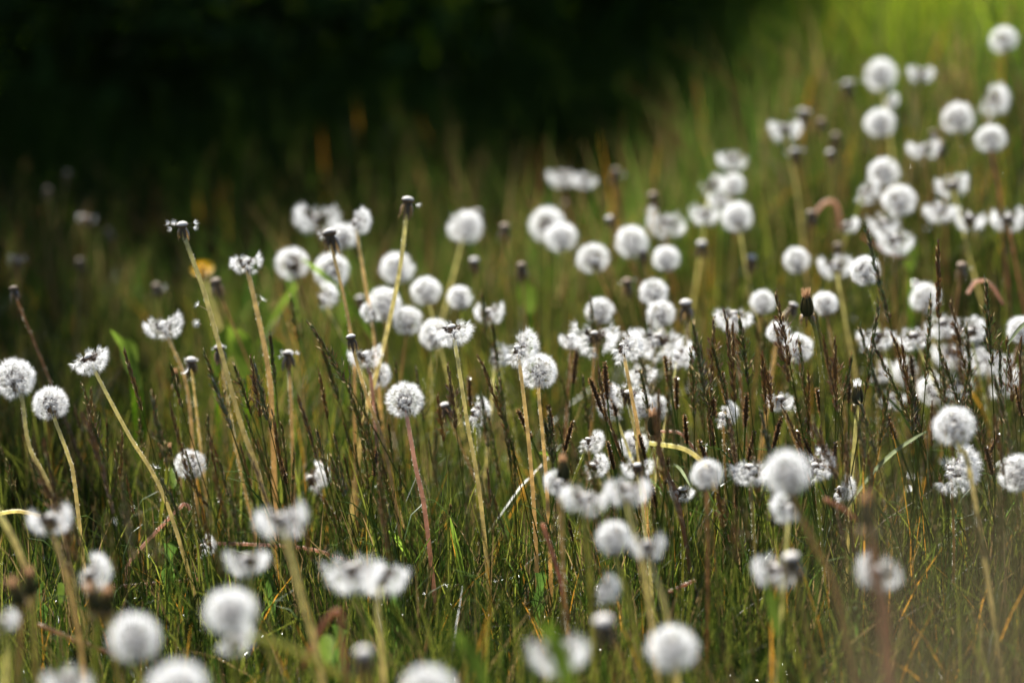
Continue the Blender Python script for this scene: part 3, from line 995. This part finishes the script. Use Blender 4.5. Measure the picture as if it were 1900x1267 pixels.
ORD = ["nearest", "second", "third", "fourth", "fifth", "sixth", "seventh", "eighth", "ninth", "tenth", "eleventh", "twelfth", "thirteenth", "fourteenth"]


def where_labels(items, fmt):
    """items: [(px, py, look)] -> labels that count outwards from the nearest landmark."""
    buckets = {}
    for i, (x_, y_, look) in enumerate(items):
        lm = min(LM, key=lambda a: (a[0] - x_) ** 2 + (a[1] - y_) ** 2)
        dx, dy = x_ - lm[0], y_ - lm[1]
        if abs(dx) > abs(dy):
            rel = "left of" if dx < 0 else "right of"
        else:
            rel = "above" if dy < 0 else "below"
        buckets.setdefault((lm[2], rel, look), []).append((dx * dx + dy * dy, i))
    out = [None] * len(items)
    for (ph, rel, look), lst in buckets.items():
        lst.sort()
        for k, (_, i) in enumerate(lst):
            out[i] = fmt.format(n=ORD[min(k, 13)], look=look, rel=rel, lm=ph)
    return out


BAREC = [(88, 352), (125, 320), (160, 404), (200, 428), (30, 480), (25, 535), (148, 484), (290, 530), (400, 522), (885, 395), (937, 420), (1144, 317), (1211, 362), (1050, 378),
         (1130, 405), (1193, 466), (1302, 452), (1395, 478), (968, 492), (668, 553), (880, 483), (1164, 522), (1572, 155), (1490, 207), (1524, 225), (1551, 252), (1540, 283),
         (1475, 280), (1745, 268), (1732, 245), (1555, 455), (1785, 492), (1505, 395), (675, 1210)]
lab = where_labels([(a, b_, "bare blurred dandelion head") for a, b_ in BAREC], "{n} {look} {rel} {lm}")
for (a, b_), l_ in zip(BAREC, lab):
    dandelion('C', a, b_, 40, {'none': random.random() < .7, 'cs': random.uniform(1.0, 1.35), 's': random.choice('bbkkm'), 'dull': a < 450 or random.random() < .4, 'h': random.uniform(.2, .3)}, l_)

# ------------------------------------------------------------------ grass seed spikes
def stalk_meshes(seed):
    """Unit stalk: base at origin, 0.3 m long; culm mesh and dark panicle mesh."""
    r = random.Random(seed)
    L = 0.30
    bend = r.uniform(0.01, 0.09)
    plen = r.uniform(0.15, 0.25)

    def at(t):
        return Vector((-bend * L * t ** 2.2, 0.01 * L * math.sin(t * 5 + seed), L * t * (1 - 0.15 * bend * t)))
    c = MB()
    ts = [i / 14 for i in range(15)]
    c.tube([at(t) for t in ts], [0.0009 - 0.0006 * t for t in ts], 5, [(0.05 + .05 * t, 0.09 + .01 * t, 0.018) for t in ts])
    # one leaf blade clasping the culm
    if r.random() < .6:
        t0 = r.uniform(.25, .5)
        p0 = at(t0)
        s = r.choice((-1, 1))
        c.strip([p0, p0 + Vector((s * .012, .004, .03)), p0 + Vector((s * .03, .008, .05)), p0 + Vector((s * .05, .01, .055))], [.0022, .0024, .0018, .0003], (.3, 1, .2), (0.07, 0.12, 0.02))
    p = MB()
    green = r.random() < .42
    branchy = seed % 3 == 0
    wide = r.uniform(.65, 1.0)
    nodes = 46
    for k in range(nodes):
        s = k / (nodes - 1)
        t = 1 - plen * (1 - s)
        b0 = at(t)
        ax = (at(min(1, t + .02)) - at(t - .02)).normalized()
        env = wide * (math.sin(math.pi * min(1, .12 + .88 * s)) ** .7 * .6 + .4) * (1 - .7 * s ** 3)
        gap = (math.sin(s * 17 + seed) > .85 and s < .35)
        m_ = 1 if s > .92 or gap else r.choice((3, 4, 4))
        spots = [(b0, ax, env)] * m_
        if branchy and s < .6 and k % 5 == 0:
            w = r.uniform(-.6, .6) + (math.pi if (k // 5) % 2 else 0)
            bd = (ax + Vector((math.cos(w), math.sin(w), 0)) * r.uniform(.35, .6)).normalized()
            bl = r.uniform(.008, .017) * (1.1 - s)
            spots = spots + [(b0 + bd * bl * (q_ + 1) / 6, bd, .8) for q_ in range(6)] * 2
        for (bq, axq, envq) in spots:
            o = axq.orthogonal().normalized()
            o.rotate(Quaternion(axq, r.uniform(0, 6.28)))
            ln = r.uniform(.0042, .0068)
            ang = r.uniform(.10, .46)
            d = (axq * math.cos(ang) + o * math.sin(ang)).normalized()
            st = bq + o * (.0009 * envq * r.uniform(.3, 2.0))
            hw = r.uniform(.0004, .00075)
            u = d.orthogonal().normalized()
            v = d.cross(u)
            m1 = st + d * ln * .4
            q = [st, m1 + u * hw, m1 - u * hw * .5 + v * hw * .87, m1 - u * hw * .5 - v * hw * .87, st + d * ln]
            cc = (0.165, 0.095, 0.052) if r.random() < .6 else (0.26, 0.175, 0.075)
            if green and r.random() < .65:
                cc = (0.12, 0.15, 0.04)
            if r.random() < .08:
                cc = (0.5, 0.43, 0.30)
            p.add([tuple(x_) for x_ in q], [(0, 2, 1), (0, 3, 2), (0, 1, 3), (1, 2, 4), (2, 3, 4), (3, 1, 4)], cc)
    return c.mesh("culm", [M_GRASS]), p.mesh("panicle", [M_SPIKE], False), at(1.0), green


STALKS = [stalk_meshes(i) for i in range(12)]


def sedge_meshes(seed):
    r = random.Random(seed)
    L = 0.24
    c = MB()
    bend = r.uniform(-.12, .12)

    def at(t):
        return Vector((bend * L * t * t, 0, L * t))
    ts = [i / 10 for i in range(11)]
    c.tube([at(t) for t in ts], [.0009] * 11, 5, [(0.09, 0.13, 0.03)] * 11)
    p = MB()
    for k in range(420):
        s = r.random()
        t = 1 - .13 * (1 - s)
        b0 = at(t)
        ax = Vector((0, 0, 1))
        a = r.uniform(0, 6.28)
        o = Vector((math.cos(a), math.sin(a), 0))
        env = .0019 * (math.sin(math.pi * (.1 + .85 * s)) ** .6)
        st = b0 + o * env * r.uniform(.3, 1)
        d = (o * r.uniform(.5, 1.1) + ax * r.uniform(.1, .9)).normalized()
        hair = r.random() < .6
        ln = r.uniform(.0012, .0026) if hair else r.uniform(.0018, .0026)
        wd = d.cross(Vector((r.gauss(0, 1), r.gauss(0, 1), r.gauss(0, 1)))).normalized()
        hw = .0003 if hair else .0009
        cc = (0.42, 0.24, 0.09) if hair else (0.11, 0.055, 0.022)
        p.strip([st, st + d * ln * .6, st + d * ln], [hw, hw * 1.2, hw * .4], wd, cc)
    p.tube([at(1 - .13 * (1 - s / 6)) for s in range(7)], [.0010, .0016, .0018, .0018, .0016, .0012, .0005], 6, (0.07, 0.035, 0.015))
    return c.mesh("culm", [M_GRASS]), p.mesh("spike", [M_SEDGE], False), at(1.0)


SEDGES = [sedge_meshes(i) for i in range(4)]


def place_stalk(name, parts, tip_local, px, py, zc, lean, label, cat, group, yaw):
    """Copies the parts so that the tip stands where the photo has it and the base on the ground."""
    T = unproj(px, py, zc)
    up = Vector((-math.sin(R(lean)), math.sin(R(random.uniform(-8, 8))), math.cos(R(lean)))).normalized()
    q = orient(up, yaw)
    tl = q @ Vector(tip_local)
    g = float(ground(T.x, T.y))
    for _ in range(3):
        s = max(.3, (T.z - g + .004) / max(.05, tl.z))
        base = T - tl * s
        g = float(ground(base.x, base.y))
    th = max(.75, min(1.3, s))
    o = thing(name, base, label, cat, group)
    for nm, me_ in parts:
        c_ = link(nm, me_, o)
        c_.rotation_mode = 'QUATERNION'
        c_.rotation_quaternion = q
        c_.scale = (s, s, s)
    return o


TIPS = [(152, 712), (169, 720), (138, 754), (164, 751), (258, 780), (221, 819), (212, 837), (298, 798), (316, 754), (378, 652), (434, 676), (395, 704), (465, 663), (389, 821), (314, 902),
        (341, 876), (55, 847), (13, 853), (453, 764), (501, 621), (592, 691), (553, 738), (644, 715), (660, 754), (733, 668), (772, 681), (505, 761), (470, 668), (574, 600), (598, 647),
        (585, 798), (812, 733), (831, 678), (926, 699), (889, 662), (913, 600), (637, 782), (720, 785), (639, 847), (740, 860), (795, 813), (772, 777), (697, 746), (478, 819), (613, 845),
        (1018, 767), (1010, 782), (1187, 657), (1189, 691), (1286, 600), (1359, 600), (1372, 590), (1414, 657), (1281, 649), (1354, 780), (940, 803), (1040, 699), (1436, 600), (1482, 629),
        (1413, 657), (1527, 626), (1549, 629), (1595, 605), (1631, 560), (1673, 636), (1726, 555), (1655, 618), (1764, 560), (1793, 605), (1828, 518), (1746, 660), (1722, 673), (1795, 717),
        (1800, 675), (1868, 629), (1894, 629), (1650, 712), (1470, 709), (1452, 754), (1561, 751), (1868, 772), (1740, 450), (1440, 545), (1325, 592), (1345, 577), (1300, 632), (1320, 640),
        (1500, 690), (1620, 690), (1690, 700), (1845, 700), (1580, 660)]
rs = random.Random(5)
items = []
SHARP = [(751, 743, 45), (1000, 690, 45), (838, 620, 48), (960, 655, 40), (164, 670, 45), (94, 748, 42), (27, 703, 45), (1155, 640, 45)]


def behind_sharp(a, b_):
    return any(abs(a + 5 - sx) < sr + 8 and b_ < sy + 40 for sx, sy, sr in SHARP)


for (a, b_) in TIPS:
    items.append((a, b_, rs.uniform(2.46, 2.52) if behind_sharp(a, b_) else rs.uniform(2.22, 2.42), rs.gauss(5, 7)))
items.append((1606, 420, 2.42, 14))
tries = 0
while len(items) < 270:
    a = rs.uniform(-40, 1940)
    b_ = rs.uniform(720, 960) if rs.random() < .8 else rs.uniform(520, 720)
    if b_ < 720 and (a < 900 and rs.random() < .5):
        continue
    if behind_sharp(a, b_):
        continue
    zc = rs.uniform(2.12, 2.6) if b_ > 640 else rs.uniform(2.5, 2.8)
    if b_ > 900:
        zc = rs.uniform(1.95, 2.35)
    items.append((a, b_, zc, rs.gauss(5, 7)))
looks = []
spec = []
for (a, b_, zc, lean) in items:
    k = rs.randrange(len(STALKS))
    blur = zc > 2.52 or zc < 2.1
    look = ("blurred " if blur else "") + ("leaning " if abs(lean) > 12 else "upright ") + ("green brown" if STALKS[k][3] else "dark brown")
    spec.append((k, look))
    looks.append((a, b_, look))
lab = where_labels(looks, "{n} {look} grass spike {rel} {lm}")
for (a, b_, zc, lean), (k, look), l_ in zip(items, spec, lab):
    c_, p_, tip, gr = STALKS[k]
    place_stalk('grass_stalk', (('culm', c_), ('panicle', p_)), tip, a, b_, zc, lean, l_, 'grass stalk', 'grass seed spikes', rs.gauss(0, .5))

SEDGE = [(1070, 647, 2.5), (1122, 673, 2.38), (1094, 702, 2.38), (1234, 662, 2.42), (1062, 782, 2.3), (1127, 819, 2.33), (1186, 806, 2.33), (1297, 816, 2.33), (1318, 717, 2.4), (1133, 712, 2.42),
         (1354, 834, 2.33), (1367, 894, 2.3), (1315, 767, 2.36), (1449, 774, 2.35), (1884, 715, 2.4), (1551, 821, 2.3), (1493, 816, 2.35), (1854, 806, 2.35), (1829, 827, 2.3), (836, 935, 2.36),
         (1055, 964, 2.3), (1018, 752, 2.36), (1210, 900, 2.3), (1255, 700, 2.45), (1340, 690, 2.42), (1385, 730, 2.36), (1425, 690, 2.45), (1515, 720, 2.4), (1575, 690, 2.45), (1640, 760, 2.36), (1700, 735, 2.4), (1690, 660, 2.5),
         (1780, 745, 2.4), (1480, 800, 2.3), (1270, 770, 2.36), (1400, 800, 2.35), (960, 760, 2.4), (870, 700, 2.5), (700, 830, 2.34), (520, 850, 2.34), (1240, 850, 2.3)]
lab = where_labels([(a, b_, "fuzzy orange brown") for a, b_, _ in SEDGE], "{n} {look} sedge spike {rel} {lm}")
for (a, b_, zc), l_ in zip(SEDGE, lab):
    c_, p_, tip = rs.choice(SEDGES)
    place_stalk('sedge_stalk', (('culm', c_), ('spike', p_)), tip, a, b_, zc, rs.gauss(4, 10), l_, 'sedge', 'brown sedge spikes', rs.gauss(0, .8))

# ------------------------------------------------------------------ fallen and broken stems
FALLEN = [([(237, 1078), (242, 1040), (330, 945), (345, 936), (353, 946)], 2.4, 'p', .0017, "pale pink broken stem bent in a zigzag above the grass"),
          ([(120, 1090), (240, 1086), (380, 1073)], 2.42, 'p', .0018, "straw coloured stem lying level near the dark closed heads"),
          ([(380, 1015), (400, 1008), (560, 1016), (655, 1042)], 2.42, 'p', .0018, "long pink stem lying under the broad winged head"),
          ([(462, 1178), (540, 1203), (650, 1262)], 1.75, 'g', .0020, "thick yellow green stem arching down below the big soft globes"),
          ([(645, 1275), (634, 1180), (628, 1132), (595, 1165), (560, 1240)], 1.9, 'r', .0019, "red stem folded sharply at the bottom left of centre"),
          ([(-20, 957), (30, 948), (75, 957)], 2.25, 'y', .0018, "yellow stem arching in from the left edge"),
          ([(1006, 970), (1035, 1060), (1055, 1150)], 2.15, 'r', .0020, "upright dark red stem with a cut top at bottom centre"),
          ([(70, 1158), (140, 1187), (215, 1215)], 2.1, 'b', .0018, "tan stem slanting behind the big soft globe at bottom left"),
          ([(1205, 822), (1270, 833), (1310, 866), (1325, 910)], 2.25, 'y', .0022, "thick pale stem arching right of the green closed head"),
          ([(1225, 800), (1262, 804), (1290, 835)], 2.4, 'p', .0014, "thin pink stem curving over the pale arching one"),
          ([(1505, 405), (1530, 376), (1552, 380), (1560, 430)], 3.0, 'p', .0024, "blurred pink stem curled over at the foot of the bank"),
          ([(1795, 545), (1812, 522), (1838, 528), (1862, 565)], 2.65, 'p', .0018, "pink curled stem near the right edge at mid height"),
          ([(1330, 945), (1344, 970), (1352, 1006)], 2.4, 'p', .0014, "short whitish broken stem right of the foreground pair"),
          ([(1240, 1098), (1290, 1076)], 2.2, 'r', .0014, "short reddish bit of stem right of the winged head"),
          ([(-10, 940), (25, 1000), (48, 1055)], 2.0, 'y', .0022, "yellow stem slanting down from the left edge"),
          ([(-12, 1140), (10, 1190), (40, 1290)], 1.6, 'g', .0026, "blurred green stem in the bottom left corner"),
          ([(1690, 480), (1650, 470), (1600, 440)], 2.9, 'r', .0018, "blurred red stem lying under the ragged pair of heads"),
          ([(1530, 925), (1560, 940), (1590, 965)], 2.0, 'r', .0016, "reddish twig leading to the reddish closed head")]
for pp, zc, col, rr, l_ in FALLEN:
    W3 = [unproj(a, b_, zc) for a, b_ in pp]
    low = min(W3, key=lambda p_: p_.z)
    o = thing('fallen_stem', low, l_, 'stem', 'broken dandelion stems')
    stem_into(o, low, W3, col, rr, rr * 1.05, 60 if zc > 2.0 else 0)

# ------------------------------------------------------------------ broad leaves and blades that stand out
LEAVES = [(322, 905, 318, 868, 20, 2.42, "small bright leaf glowing beside the sunken round head"), (897, 1000, 893, 935, 24, 2.5, "bright upright leaf beside the hairy yellow stem"),
          (940, 1000, 930, 940, 18, 2.5, "pale upright leaf right of the hairy yellow stem"), (113, 1120, 108, 1082, 20, 2.2, "small round green leaf among the closed heads at lower left"),
          (455, 700, 440, 610, 40, 2.75, "broad lime leaf behind the thick orange stem"), (262, 720, 205, 612, 18, 2.65, "long lime blade slanting above the slanting stem"),
          (478, 640, 556, 522, 12, 2.95, "yellow green blade slanting behind the thick orange stem"), (1062, 1300, 1010, 1150, 34, 1.62, "bright lime blade before the two lobed head at the bottom"),
          (905, 1290, 845, 1170, 30, 1.75, "green blade slanting near the bottom centre"), (610, 1230, 598, 1180, 34, 2.0, "dark green leaf by the folded red stem"),
          (700, 640, 560, 480, 14, 2.7, "dark green blade slanting across the left cluster"), (870, 1180, 835, 960, 14, 2.3, "long lit blade curving down below the lone sharp globe"),
          (1870, 640, 1925, 590, 8, 2.3, "thin pale blade slanting at the right edge"), (1250, 860, 1282, 905, 6, 2.3, "thin white blade crossing behind the slightly soft globe"),
          (1050, 860, 1000, 840, 12, 2.45, "green blade arching left of the crisp tousled head"), (1720, 800, 1560, 960, 8, 2.25, "long thin pale blade slanting across the lower right grass"),
          (720, 985, 765, 1050, 12, 2.3, "blade bent over below the lone sharp globe"), (505, 700, 512, 628, 42, 2.72, "lime leaf right of the thick orange stem"), (245, 690, 228, 628, 34, 2.75, "lime leaf behind the sharp head on the slanting stem"),
          (402, 690, 425, 605, 40, 2.78, "lime leaf right behind the tall leaning stem"), (640, 600, 655, 545, 38, 2.85, "green leaf between the orange stems of the left cluster"),
          (985, 580, 968, 520, 36, 2.85, "lime leaf above the sharp half blown head"), 
          (1690, 500, 1685, 440, 34, 2.95, "lime leaf right of the drifted pair below the column of globes"),
          (1445, 1180, 1425, 1085, 22, 1.9, "green blade under the flat winged head")]
for x0, y0, x1, y1, wpx, zc, l_ in LEAVES:
    A, B_ = unproj(x0, y0, zc), unproj(x1, y1, zc + .03)
    w = wpx / FPX * zc
    gz = float(ground(A.x, A.y))
    o = thing('grass_leaf' if wpx < 17 else 'broad_leaf', A, l_, 'leaf', 'leaves that stand out of the grass')
    q = MB()
    d = B_ - A
    sd = d.cross(Vector((0, 1, 0))).normalized()
    sg = Vector((0, .12, .06)) * d.length
    col = (0.20, 0.29, 0.03) if wpx > 30 else (0.14, 0.21, 0.025) if wpx > 10 else (0.13, 0.15, 0.08)
    vs_, fs = [], []
    N = 9
    for i in range(N):
        t = i / (N - 1)
        wd = w * (math.sin(math.pi * (.12 + .86 * t)) ** .8) * .5
        c0 = d * t + sg * math.sin(math.pi * t)
        fold = Vector((0, 1, 0)) * wd * .5
        vs_ += [tuple(c0 - sd * wd + fold), tuple(c0), tuple(c0 + sd * wd + fold)]
    for i in range(N - 1):
        for k in (0, 1):
            fs.append((3 * i + k, 3 * i + k + 1, 3 * i + k + 4, 3 * i + k + 3))
    q.add(vs_, fs, col)
    link('blade', q.mesh('blade', [M_LEAF]), o)
    pt = A
    if A.z - gz > .01:
        s2 = MB()
        bl = Vector((-d.x * .15, -d.y * .2, gz - A.z))
        s2.tube([bl, bl * .5 + Vector((.002, 0, 0)), Vector((0, 0, 0))], [w * .10, w * .10, w * .12], 6, tuple(c * .9 for c in col))
        link('leaf_stalk', s2.mesh('leaf_stalk', [M_LEAF]), o)

# toothed dandelion leaves low in the grass
TL = [(88, 1135, 2.3, 55, -30), (620, 1215, 2.15, 60, 20), (742, 1120, 2.25, 80, -15), (985, 1120, 2.3, 75, 25), (1330, 1130, 2.25, 70, -25),
      (300, 1060, 2.35, 55, 30), (520, 1120, 2.3, 60, -40), (1600, 1190, 2.2, 70, -20)]
lab = where_labels([(a, b_, "toothed green") for a, b_, *_ in TL], "{n} {look} leaf {rel} {lm}")
for (a, b_, zc, ln, ang), l_ in zip(TL, lab):
    A = unproj(a, b_, zc)
    g = float(ground(A.x, A.y))
    L = ln / FPX * zc
    base = Vector((A.x, A.y, g))
    o = thing('dandelion_leaf', base, l_, 'leaf', 'toothed dandelion leaves in the grass')
    q = MB()
    N = 17
    pts, ws, tn = [], [], []
    for i in range(N):
        t = i / (N - 1)
        h_ = A.z - g
        pts.append(Vector((math.sin(R(ang)) * L * t, -.012 * t + .02 * t * t, (h_ + .02) * min(1, t * 1.6) + math.cos(R(ang)) * L * .55 * t * (1.1 - .5 * t))))
        tooth = 1.0 if i % 3 == 1 else .45
        ws.append(.015 * (math.sin(math.pi * min(1, .08 + .9 * t)) ** .8) * tooth * (.25 if t < .2 else 1) + .002)
        tn.append((.045, .085, .014) if i else (.2, .12, .08))
    q.strip(pts, ws, Vector((math.cos(R(ang)), rs.uniform(-.5, .5), -math.sin(R(ang)))), tn)
    link('blade', q.mesh('blade', [M_LEAF]), o)

# ------------------------------------------------------------------ loose seeds caught in the air and on stems
def seed_mesh():
    q = MB()
    r = random.Random(8)
    q.tube([(0, 0, -.011), (0, 0, -.004), (0, 0, 0)], [.00022, .00016, .00014], 4, (0.6, 0.5, 0.4))
    for k in range(26):
        a = 6.2832 * k / 26
        q.strip([(0, 0, 0), (math.cos(a) * .0052, math.sin(a) * .0052, r.uniform(.001, .004))], [.0003, .0001], (-math.sin(a), math.cos(a), r.gauss(0, .5)), (1, 1, 1))
    return q.mesh('pappus', [M_PAP], False)


SEEDM = seed_mesh()
for a, b_, zc, l_ in ((368, 566, 2.42, "loose seed clinging beside the tall leaning stem, upper of two"), (366, 600, 2.42, "loose seed beside the tall leaning stem, lower of two"),
                      (486, 556, 2.46, "loose seed caught on the thick orange stem"), (345, 692, 2.45, "loose seed hanging near the wide winged head at left"),
                      (288, 868, 2.35, "loose seed on the slanting stem beside the sunken round head"),                       (210, 968, 2.36, "loose seed lodged in the grass left of the zigzag stem")):
    o = thing('dandelion_seed', unproj(a, b_, zc), l_, 'seed', 'loose dandelion seeds')
    c_ = link('pappus', SEEDM, o)
    c_.rotation_euler = (random.uniform(-1, 1), random.uniform(-1.2, 1.2), random.uniform(0, 6))

# ------------------------------------------------------------------ dry grass close to the camera (the soft brown veil)
for k in range(28):
    a = 1570 + 15 * k + rs.uniform(-12, 12)
    zc = rs.uniform(.55, .8)
    top = rs.uniform(800, 1150) - (a - 1560) * .35
    T = unproj(a, top, zc)
    lean = rs.gauss(-.04, .05)
    base = Vector((T.x + lean * T.z, T.y + rs.gauss(0, .03), 0))
    base.z = float(ground(base.x, base.y)) - .004
    o = thing('dry_grass_blade', base, "dry brown blade close to the camera, blurred into the veil at bottom right", 'grass blade', 'dry blades close to the camera')
    q = MB()
    d = T - base
    pts = [d * t + Vector((.02 * math.sin(3 * t) * lean, 0, 0)) for t in (0, .25, .5, .75, 1)]
    q.strip(pts, [.004, .0046, .0042, .003, .0004], (1, rs.gauss(0, .4), 0), (0.12, 0.095, 0.055))
    link('blade', q.mesh('blade', [M_VEIL]), o)
